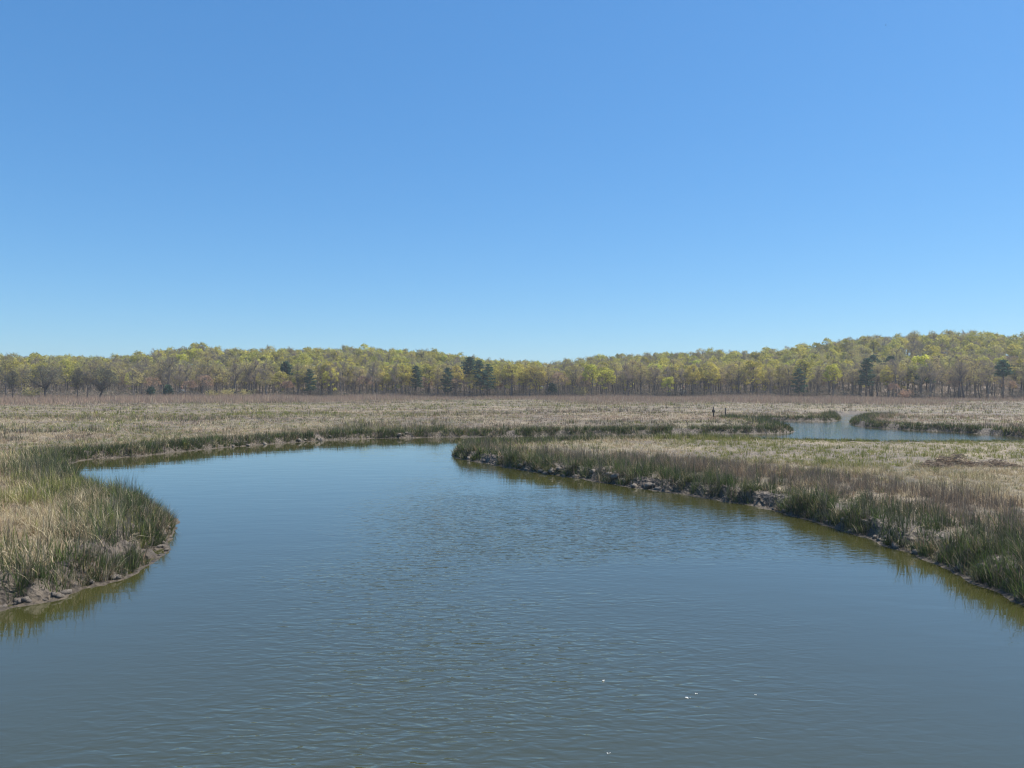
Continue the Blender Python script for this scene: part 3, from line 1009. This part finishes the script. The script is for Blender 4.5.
special("pine_tree", 'pine', 0, 488, 301, 35, "dense pine at the right of the central clump", "pine tree")
special("pine_tree", 'cedar', 1, 552, 306, 15, "small bluish pine right of the dip in the wood's skyline", "pine tree")
special("pine_tree", 'pine', 2, 799, 298, 31, "dark pine at the left foot of the tall right hill", "pine tree")
special("pine_tree", 'pine', 1, 866, 297, 42, "large dark pine in the front of the tall right hill", "pine tree")
special("pine_tree", 'lonepine', 0, 873, 330, 42, "pine top peeping over the large dark pine on the right hill", "pine tree")
special("pine_tree", 'lonepine', 1, 889, 325, 42, "small pine crown up the slope right of the large dark pine", "pine tree")
special("pine_tree", 'lonepine', 1, 918, 308, 25, "short pine at the foot of the right hill, left of two short ones", "pine tree")
special("pine_tree", 'lonepine', 0, 929, 309, 28, "short pine at the foot of the right hill, right of two short ones", "pine tree")
special("pine_tree", 'lonepine', 0, 1003, 293, 41, "lone pine with a bare trunk and flat crown near the right edge", "pine tree", rad=3)
special("deciduous_tree", 'bright', 0, 833, 299, 37, "bright yellow green spreading tree at the front left of the right hill", "tree", rad=3.5)
special("deciduous_tree", 'bright', 1, 668, 299, 23, "small bright yellow green tree right of the central dip", "tree", rad=3)
special("deciduous_tree", 'bright', 1, 606, 306, 33, "yellow green tree a little right of the dip in the skyline", "tree", rad=2.5)
special("deciduous_tree", 'bright', 0, 299, 312, 30, "yellow green tree between the two pines left of centre", "tree", rad=2.5)
special("deciduous_tree", 'bright', 0, 921, 320, 46, "tall yellow tree high on the front of the right hill", "tree", rad=3)
special("deciduous_tree", 'russet', 0, 205, 298, 25, "broad russet brown tree at the foot of the rounded left hill", "tree", rad=5)
special("deciduous_tree", 'russet', 1, 190, 297, 20, "low russet tree joined to the broad russet tree on its left side", "tree", rad=3)
special("deciduous_tree", 'russet', 1, 287, 297, 19, "small russet tree below the pine top left of centre", "tree", rad=3)
special("deciduous_tree", 'russet', 0, 559, 302, 27, "russet tree just right of the dip in the wood's skyline", "tree", rad=3)
special("deciduous_tree", 'russet', 1, 893, 297, 17, "low russet tree between the large dark pine and the short pines", "tree", rad=3)
special("deciduous_tree", 'budding', 2, 266, 292, 30, "grey green tree standing forward of the wood left of the russet one", "tree", rad=3)
special("shrub", 'shrub', 1, 212, 292, 8, "light olive bush among reeds below the broad russet tree", "shrub", part_names=("stems", "leaves"))
special("shrub", 'shrub', 0, 228, 293, 10, "grey green bush among reeds right of the broad russet tree", "shrub", part_names=("stems", "leaves"))
special("shrub", 'shrub', 1, 246, 293, 9, "light olive bush in the reeds left of the forward grey green tree", "shrub", part_names=("stems", "leaves"))
special("shrub", 'shrub', 0, 582, 297, 11, "olive bush at the wood edge right of the small bluish pine", "shrub", part_names=("stems", "leaves"))
special("shrub", 'shrub', 2, 905, 296, 10, "brownish bush at the foot of the right hill beside the short pines", "shrub", part_names=("stems", "leaves"))
special("shrub", 'shrub', 1, 30, 292, 12, "light olive bush left of the forked open-grown tree", "shrub", part_names=("stems", "leaves"))

HOUSE_AT = [(180, 326), (682, 328), (85, 400)]
for hx, hd in HOUSE_AT:
    X_, Y_ = polar(hx, hd); placed.append((X_, Y_, 4.0))

WHERE = [(130, "at the left end of the wood"), (262, "on the rounded left hill"),
         (425, "between left hill and pine clump"), (560, "around the central pine clump"),
         (765, "right of the central dip"), (9999, "on the tall right hill")]
LOOK = {'bare': "grey leafless tree", 'budding': "olive grey budding tree", 'leafing': "yellow green leafing tree",
        'bright': "bright lime tree", 'russet': "russet brown tree"}


def wood():
    pts = []
    d = 303.0
    while d < 500:
        front = d < 335
        step = 5.4 if front else 6.5
        half = 0.80
        n = int(2 * half * d / step)
        for i in range(n):
            a = -half + 2 * half * (i + random.uniform(-.15, 1.15)) / n
            dd = d + random.uniform(-3.2, 3.2)
            x, y = math.sin(a) * dd, math.cos(a) * dd
            p_ = 512 + FPX * math.tan(a)
            if p_ < 128 and dd < 326: continue           # the left end of the wood lies further back
            if any((x - X_) ** 2 + (y - Y_) ** 2 < r_ * r_ for X_, Y_, r_ in placed): continue
            pts.append((dd, x, y, p_))
        d += 5.6 if front else 7.0
    pts.sort()
    singles = 0; mass = []
    for dd, x, y, p_ in pts:
        depth = min(1, max(0, (dd - 300) / 150))
        patch = float(fbm(np.array([x]), np.array([y]), 26, 2, 17.0)[0])
        pr = {'bare': .34 - .26 * depth, 'budding': .42 - .04 * depth, 'leafing': .13 + .33 * depth, 'bright': .02 + .05 * depth, 'russet': .05}
        if 130 < p_ < 245: pr['bare'] += .35
        if 245 < p_ < 520: pr['leafing'] += .18 + .3 * depth
        if p_ < 130: pr['budding'] += .5; pr['bright'] = 0; pr['leafing'] = (.25 + .5 * depth) * (dd > 340)
        if p_ < 250 and dd < 330: pr['leafing'] = pr['bright'] = 0
        if patch > .56 and not (p_ < 250 and dd < 340): pr['leafing'] += .35
        if patch < .45: pr['bare'] += .3
        ks = list(pr); kd = random.choices(ks, [pr[k] for k in ks])[0]
        var = random.randrange(len(ARR[kd])); sc = random.uniform(.74, 1.0)
        in_view = -30 < p_ < 1054
        if singles < 285 and in_view:
            singles += 1
            wh = next(w for lim, w in WHERE if p_ < lim)
            rank = "in the front rank" if dd < 318 else "behind the front rank"
            if kd == 'russet': rank = "among the front trees"
            lab = f"{LOOK[kd]} {rank}, {wh}"
            tree("deciduous_tree", kd, var, x, y, random.uniform(0, 6.28), sc, lab, "tree", f"{LOOK[kd]}s {rank}, {wh}")
        else:
            mass.append((kd, var, x, y, sc))
    # the rest of the wood, one mass
    lowT = {}; lowC = {}
    for k_, lst in ARR.items():
        for i, (a, b) in enumerate(lst):
            lowT[k_, i] = a; lowC[k_, i] = b
    xs = np.array([m[2] for m in mass]); ys = np.array([m[3] for m in mass])
    zs = ground_z(xs, ys, np.full(len(xs), 50.0)) - 0.05
    parts = []; tparts = []
    r_ = np.random.default_rng(77)
    for (kd, var, x, y, sc), z in zip(mass, zs):
        a = r_.uniform(0, 6.28); ca, sa = math.cos(a), math.sin(a)
        jit = r_.uniform(.82, 1.18) * np.array([r_.uniform(.93, 1.07), 1, 1])
        for src, dst, thin in ((lowC, parts, True), (lowT, tparts, False)):
            V, Lp, St, C = src[kd, var]
            V = V * sc
            V = np.stack([V[:, 0] * ca - V[:, 1] * sa + x, V[:, 0] * sa + V[:, 1] * ca + y, V[:, 2] + z], 1)
            dst.append((V, Lp, St, C * (jit if thin else 1)))
    v = merge(parts)
    e = empty("woodland", (0, 390, 12))
    tag(e, "mass of budding spring trees covering the hills behind the single trees", "woodland", kind="stuff")
    for nm, arr, mt in (("crowns", v, M_leaf), ("trunks", merge(tparts), M_bark)):
        V = arr[0] - np.array([0, 390, 12], np.float32)
        o = mesh_object(nm, V, *arr[1:3], mt, e, arr[3])
        o["kind"] = "stuff"
    print("trees", singles, "mass", len(mass))


wood()


def undergrowth():
    r_ = np.random.default_rng(9)
    n = 21000
    th = r_.uniform(-.78, .78, n); d = 300 + 150 * r_.random(n) ** 1.6
    x = np.sin(th) * d; y = np.cos(th) * d
    k = fbm(x, y, 12, 2, 8.0) > .40
    x, y = x[k], y[k]; n = len(x)
    # taller saplings deeper in the wood
    n2 = 9000
    th2 = r_.uniform(-.78, .78, n2); d2 = r_.uniform(322, 480, n2)
    x = np.concatenate([x, np.sin(th2) * d2]); y = np.concatenate([y, np.cos(th2) * d2])
    tl = np.concatenate([np.ones(n), r_.uniform(1.5, 2.6, n2)]); n += n2
    z = ground_z(x, y, np.full(n, 50.0))
    P0 = np.stack([x, y, z], 1); rep = 7
    P0 = np.repeat(P0, rep, 0) + r_.normal(0, .6, (n * rep, 3)) * np.array([1, 1, 0])
    P1 = P0 + np.stack([r_.normal(0, .6, n * rep), r_.normal(0, .6, n * rep), r_.uniform(.6, 2.7, n * rep) * np.repeat(tl, rep)], 1)
    a = strips(P0, P1, r_.uniform(.05, .1, n * rep), pick('bare', n * rep, r_), r_)
    q = P1 + r_.normal(0, .4, P1.shape)
    c = np.where(r_.random((len(q), 1)) < .4, pick('olive', len(q), r_), pick('bare', len(q), r_))
    b = quads(q, r_.uniform(.15, .4, len(q)), c, r_)
    v = merge([a, b])
    tag(mesh_object("undergrowth", *v[:3], M_leaf, None, v[3]),
        "tangled grey brown undergrowth along the foot of the wood", "undergrowth", kind="stuff")


undergrowth()

# ------------------------------------------------------------------ white houses glimpsed in the wood
M_white = plain_material("white_clapboard", (0.6, 0.6, 0.58), .6, .06, 2)
M_roof = plain_material("grey_shingle", (0.20, 0.195, 0.19), .8, .2, 3)
M_pane = plain_material("dark_pane", (0.03, 0.035, 0.04), .1, .1, 2)
M_brick = plain_material("chimney_brick", (0.28, 0.15, 0.11), .85, .2, 8)


def house(hx, hd, w, dp, hh, rz, label):
    x, y = polar(hx, hd)
    z = float(ground_z(np.array([x]), np.array([y]), np.array([50.0]))[0]) - .3
    e = empty("house", (x, y, z), rz)
    tag(e, label, "house")
    b = MB(); w2, d2 = w / 2, dp / 2; rg = hh + w * .32
    b.add([(-w2, -d2, 0), (w2, -d2, 0), (w2, d2, 0), (-w2, d2, 0), (-w2, -d2, hh), (w2, -d2, hh), (w2, d2, hh), (-w2, d2, hh), (0, -d2, rg), (0, d2, rg)],
          [(0, 1, 5, 8, 4), (3, 7, 9, 6, 2), (0, 4, 7, 3), (1, 2, 6, 5)])
    b.build("wall", M_white, e)
    rf = MB(); o = .35
    for s in (-1, 1):
        ex = s * (w2 + o); ez = hh - o * .64
        vs = [(ex, -d2 - o, ez + .02), (0.0, -d2 - o, rg + .02), (0.0, d2 + o, rg + .02), (ex, d2 + o, ez + .02)]
        vs += [(a_, b_, c_ + .16) for a_, b_, c_ in vs]
        rf.add(vs, [(0, 1, 2, 3), (7, 6, 5, 4), (0, 4, 5, 1), (1, 5, 6, 2), (2, 6, 7, 3), (3, 7, 4, 0)])
    r_o = rf.build("roof", M_roof, e)
    c = MB(); c.box((w * .18, 0, rg + .35), (.6, .6, 1.5)); c.build("chimney", M_brick, r_o)
    for wx in (-w * .25, w * .25):
        f = MB()
        for dx, dz, sx_, sz_ in ((-.46, 0, .1, 1.4), (.46, 0, .1, 1.4), (0, .65, .82, .1), (0, -.65, .82, .1)):
            f.box((wx + dx, -d2 - .03, hh * .58 + dz), (sx_, .08, sz_))
        fo = f.build("window", M_white, e)
        p = MB(); p.box((wx, -d2 - .012, hh * .58), (.82, .03, 1.2)); p.build("pane", M_pane, fo)


house(180, 326, 3.4, 5.5, 2.5, .25, "small white house glimpsed between the trunks by the russet trees on the left")
house(682, 328, 3.6, 5.5, 2.5, -.2, "small white house half hidden by trunks right of the small bright tree")
house(85, 400, 5.0, 7.0, 3.0, .3, "white house high among treetops above the rounded bare tree on the left")

# ------------------------------------------------------------------ posts in the marsh
M_post = plain_material("weathered_dark_wood", (0.045, 0.040, 0.036), .9, .35, 14, .01)


def post(pxx, pyy, h, w, label, head):
    x, y = px(pxx, pyy, .45)
    z = float(ground_z(np.array([x]), np.array([y]))[0]) - .15
    e = empty("wooden_post", (x, y, z), .4)
    tag(e, label, "post")
    p = MB(); p.box((0, 0, (h + .15) / 2), (w, w, h + .15), 0, (1, 1, 1), .82); p.build("post", M_post, e)
    c = MB()
    if head:
        c.box((0, 0, h * .70), (w * 2.3, w * 1.9, .34)); c.box((0, 0, h + .16), (w * .7, w * .7, .05), .3)
        c.build("box", M_post, e)
    else:
        c.box((0, 0, h + .165), (w * 1.25, w * 1.25, .05), .05); c.build("cap", M_post, e)


post(713.5, 417, 1.30, .13, "dark wooden post with a box below its top, standing in the far marsh grass", True)
post(725.5, 416.5, 1.10, .13, "plain dark wooden post right of the post with the box", False)

# ------------------------------------------------------------------ mud lumps at the foot of the banks
M_mud = plain_material("bank_mud", (0.15, 0.125, 0.10), .7, .3, 9, .03)


def lump_mesh(seed):
    r_ = np.random.default_rng(seed)
    vs = []; fs = []
    nu, nv = 10, 6
    ph = r_.uniform(0, 6.28, 6)
    for j in range(nv + 1):
        v_ = math.pi * j / nv
        for i in range(nu):
            u_ = 2 * math.pi * i / nu
            rr = 1 + .20 * math.sin(2 * u_ + ph[0]) + .14 * math.sin(3 * u_ + 2 * v_ + ph[1]) + .12 * math.sin(5 * u_ - 3 * v_ + ph[2])
            vs.append((rr * math.sin(v_) * math.cos(u_), .75 * rr * math.sin(v_) * math.sin(u_), .55 * rr * math.cos(v_)))
    for j in range(nv):
        for i in range(nu):
            i2 = (i + 1) % nu
            fs.append((j * nu + i, (j + 1) * nu + i, (j + 1) * nu + i2, j * nu + i2))
    m = MB(); m.add(vs, fs)
    o = m.build("mud_lump", M_mud, None, True)
    me = o.data; bpy.data.objects.remove(o)
    return me


LUMPS = [lump_mesh(i) for i in range(6)]


def lumps(pixels, n, size, label, group):
    P = np.array([px(*q) for q in pixels]); seg = np.linalg.norm(np.diff(P, axis=0), axis=1); cum = np.concatenate([[0], np.cumsum(seg)])
    k = 0; tries = 0
    while k < n and tries < n * 30:
        tries += 1
        t = random.uniform(0, cum[-1])
        x = np.interp(t, cum, P[:, 0]) + random.gauss(0, .35); y = np.interp(t, cum, P[:, 1]) + random.gauss(0, .35)
        s = float(shore(np.array([x]), np.array([y]))[0])
        if not -.03 < s < .30: continue
        r_ = size * random.uniform(.45, 1.25)
        z = max(float(ground_z(np.array([x]), np.array([y]))[0]), -.02) + r_ * .12
        o = bpy.data.objects.new("mud_lump", random.choice(LUMPS)); COL.objects.link(o)
        o.location = (x, y, z); o.scale = (r_, r_, r_); o.rotation_euler = (random.gauss(0, .3), random.gauss(0, .3), random.uniform(0, 6.28))
        tag(o, label, "mud", group)
        k += 1


lumps([(0, 608), (75, 595), (140, 572), (166, 546), (171, 531)], 45, .085, "brown lump of mud on the shelf below the left bank grass", "mud lumps below the left bank")
lumps([(740, 503.5), (800, 516), (860, 533), (920, 556), (970, 577), (1024, 603)], 40, .10, "pale grey mud lump at the foot of the near right bank", "mud lumps below the right bank")
lumps([(462, 459), (500, 466.5), (560, 475.5), (620, 484.5), (680, 494)], 30, .17, "grey mud lump along the waterline near the tip of the right bank", "mud lumps near the tip")
lumps([(170, 453), (230, 447), (300, 442), (350, 439), (420, 437.5)], 22, .2, "grey mud lump along the far bank of the creek", "mud lumps of the far bank")

# ------------------------------------------------------------------ wrack: mats of dead brown stalks washed on to the meadow
def wrack(pxx, pyy, length, width, hgt, label, seed):
    r_ = np.random.default_rng(seed)
    x, y = px(pxx, pyy, .45); z = float(ground_z(np.array([x]), np.array([y]))[0])
    n = 1000
    u = r_.uniform(-1, 1, n); v_ = r_.uniform(-1, 1, n)
    hump = np.clip((1 - u * u) * (1 - v_ * v_), 0, 1) * (0.45 + 0.9 * fbm(u * 2 + seed, v_ * .4, .5, 2))
    p = np.stack([u * length / 2, v_ * width / 2, hump * hgt * r_.uniform(.1, 1.0, n)], 1)
    a = r_.normal(0, .7, n) + (r_.random(n) < .25) * 1.57
    dv = np.stack([np.cos(a), np.sin(a) * .5, r_.normal(.12, .25, n)], 1) * r_.uniform(.15, .45, (n, 1))
    col = np.array([(0.22, 0.165, 0.125), (0.30, 0.23, 0.17), (0.15, 0.12, 0.095), (0.46, 0.37, 0.26)])[r_.integers(0, 4, n)]
    s = strips(p - dv / 2, p + dv / 2, r_.uniform(.02, .05, n), col, r_)
    o = mesh_object("wrack_mat", *s[:3], M_grass, None, s[3]); o.location = (x, y, z + .02)
    tag(o, label, "wrack")


wrack(932, 467, 1.3, .9, .26, "low dark brown wrack mat, leftmost of three on the pale straw", 1)
wrack(954, 465.5, 1.8, 1.3, .70, "tallest brown wrack heap with stalks sticking up, middle of three", 2)
wrack(994, 466, 2.3, 1.1, .32, "long flat brown wrack mat, rightmost of three on the meadow", 3)

# ------------------------------------------------------------------ foam flecks on the water
M_foam = plain_material("foam", (0.50, 0.50, 0.47), .8, .05, 20)


def foam(pxx, pyy, sz, label, seed):
    x, y = px(pxx, pyy); m = MB(); r_ = random.Random(seed)
    for _ in range(5):
        cx, cy = r_.gauss(0, sz * .7), r_.gauss(0, sz * .35); rr = sz * r_.uniform(.3, .7)
        ring = [(cx + rr * math.cos(a) * r_.uniform(.7, 1.2), cy + rr * math.sin(a) * r_.uniform(.7, 1.2)) for a in [i * math.pi / 4 for i in range(8)]]
        vs = [(a, b, 0.0) for a, b in ring] + [(cx + (a - cx) * .6, cy + (b - cy) * .6, rr * .5) for a, b in ring]
        m.add(vs, [tuple(range(8, 16))] + [(i, (i + 1) % 8, 8 + (i + 1) % 8, 8 + i) for i in range(8)])
    o = m.build("foam_fleck", M_foam); o.location = (x, y, .003)
    tag(o, label, "foam")


foam(603, 680, .016, "white foam fleck on the water, leftmost and highest of the left two", 1)
foam(687, 697, .020, "largest white foam fleck, a short broken streak on the water", 2)
foam(695, 693, .014, "tiny foam fleck at the upper right end of the broken streak", 3)
foam(754, 694, .012, "tiny white foam fleck furthest right on the near water", 4)
foam(608, 752, .013, "white foam fleck nearest the bottom of the photo", 5)

# ------------------------------------------------------------------ two far birds
M_bird = plain_material("dark_plumage", (0.06, 0.06, 0.065), .8, .2, 20)


def bird(pxx, pyy, d, span, rz, label):
    x = (pxx - 512) / FPX * d; z = CAM_Z + (HORIZON - pyy) / FPX * d
    m = MB(); s = span
    m.tube([(0, -.28 * s, 0), (0, -.2 * s, .01 * s), (0, 0, 0), (0, .16 * s, .015 * s), (0, .23 * s, .03 * s), (0, .29 * s, .025 * s)],
           [.015 * s, .045 * s, .075 * s, .055 * s, .04 * s, .006 * s], 8)
    o = m.build("bird", M_bird, None, True); o.location = (x, d, z); o.rotation_euler = (0, .25, rz)
    for sg in (-1, 1):
        w = MB()
        w.add([(sg * .04 * s, .10 * s, .03 * s), (sg * .25 * s, .14 * s, .11 * s), (sg * .5 * s, .02 * s, .06 * s), (sg * .27 * s, -.02 * s, .10 * s), (sg * .04 * s, -.09 * s, .03 * s),
               (sg * .04 * s, .10 * s, .015 * s), (sg * .25 * s, .14 * s, .10 * s), (sg * .5 * s, .02 * s, .055 * s), (sg * .27 * s, -.02 * s, .09 * s), (sg * .04 * s, -.09 * s, .015 * s)],
              [(0, 1, 3, 4), (1, 2, 3), (9, 8, 6, 5), (8, 7, 6), (0, 5, 6, 1), (1, 6, 7, 2), (2, 7, 8, 3), (3, 8, 9, 4), (4, 9, 5, 0)])
        w.build("wing", M_bird, o)
    tag(o, label, "bird")


bird(887, 24, 330, 1.0, 1.1, "dark bird far off in the sky, right and upper of two")
bird(818, 29, 420, .9, 2.0, "fainter dark bird far off in the sky, left of two")

# ------------------------------------------------------------------ spring haze over the marsh
def haze(density):
    m, nt, out = new_mat("haze")
    v_ = N(nt, "VolumePrincipled")
    v_.inputs['Density'].default_value = density
    v_.inputs['Color'].default_value = (0.86, 0.91, 0.97, 1)
    v_.inputs['Anisotropy'].default_value = 0.2
    nt.links.new(v_.outputs[0], out.inputs['Volume'])
    b = MB(); b.box((0, 0, 28.0), (3200, 3200, 61.0))
    o = b.build("haze", m); tag(o, kind="stuff")


haze(0.00025)
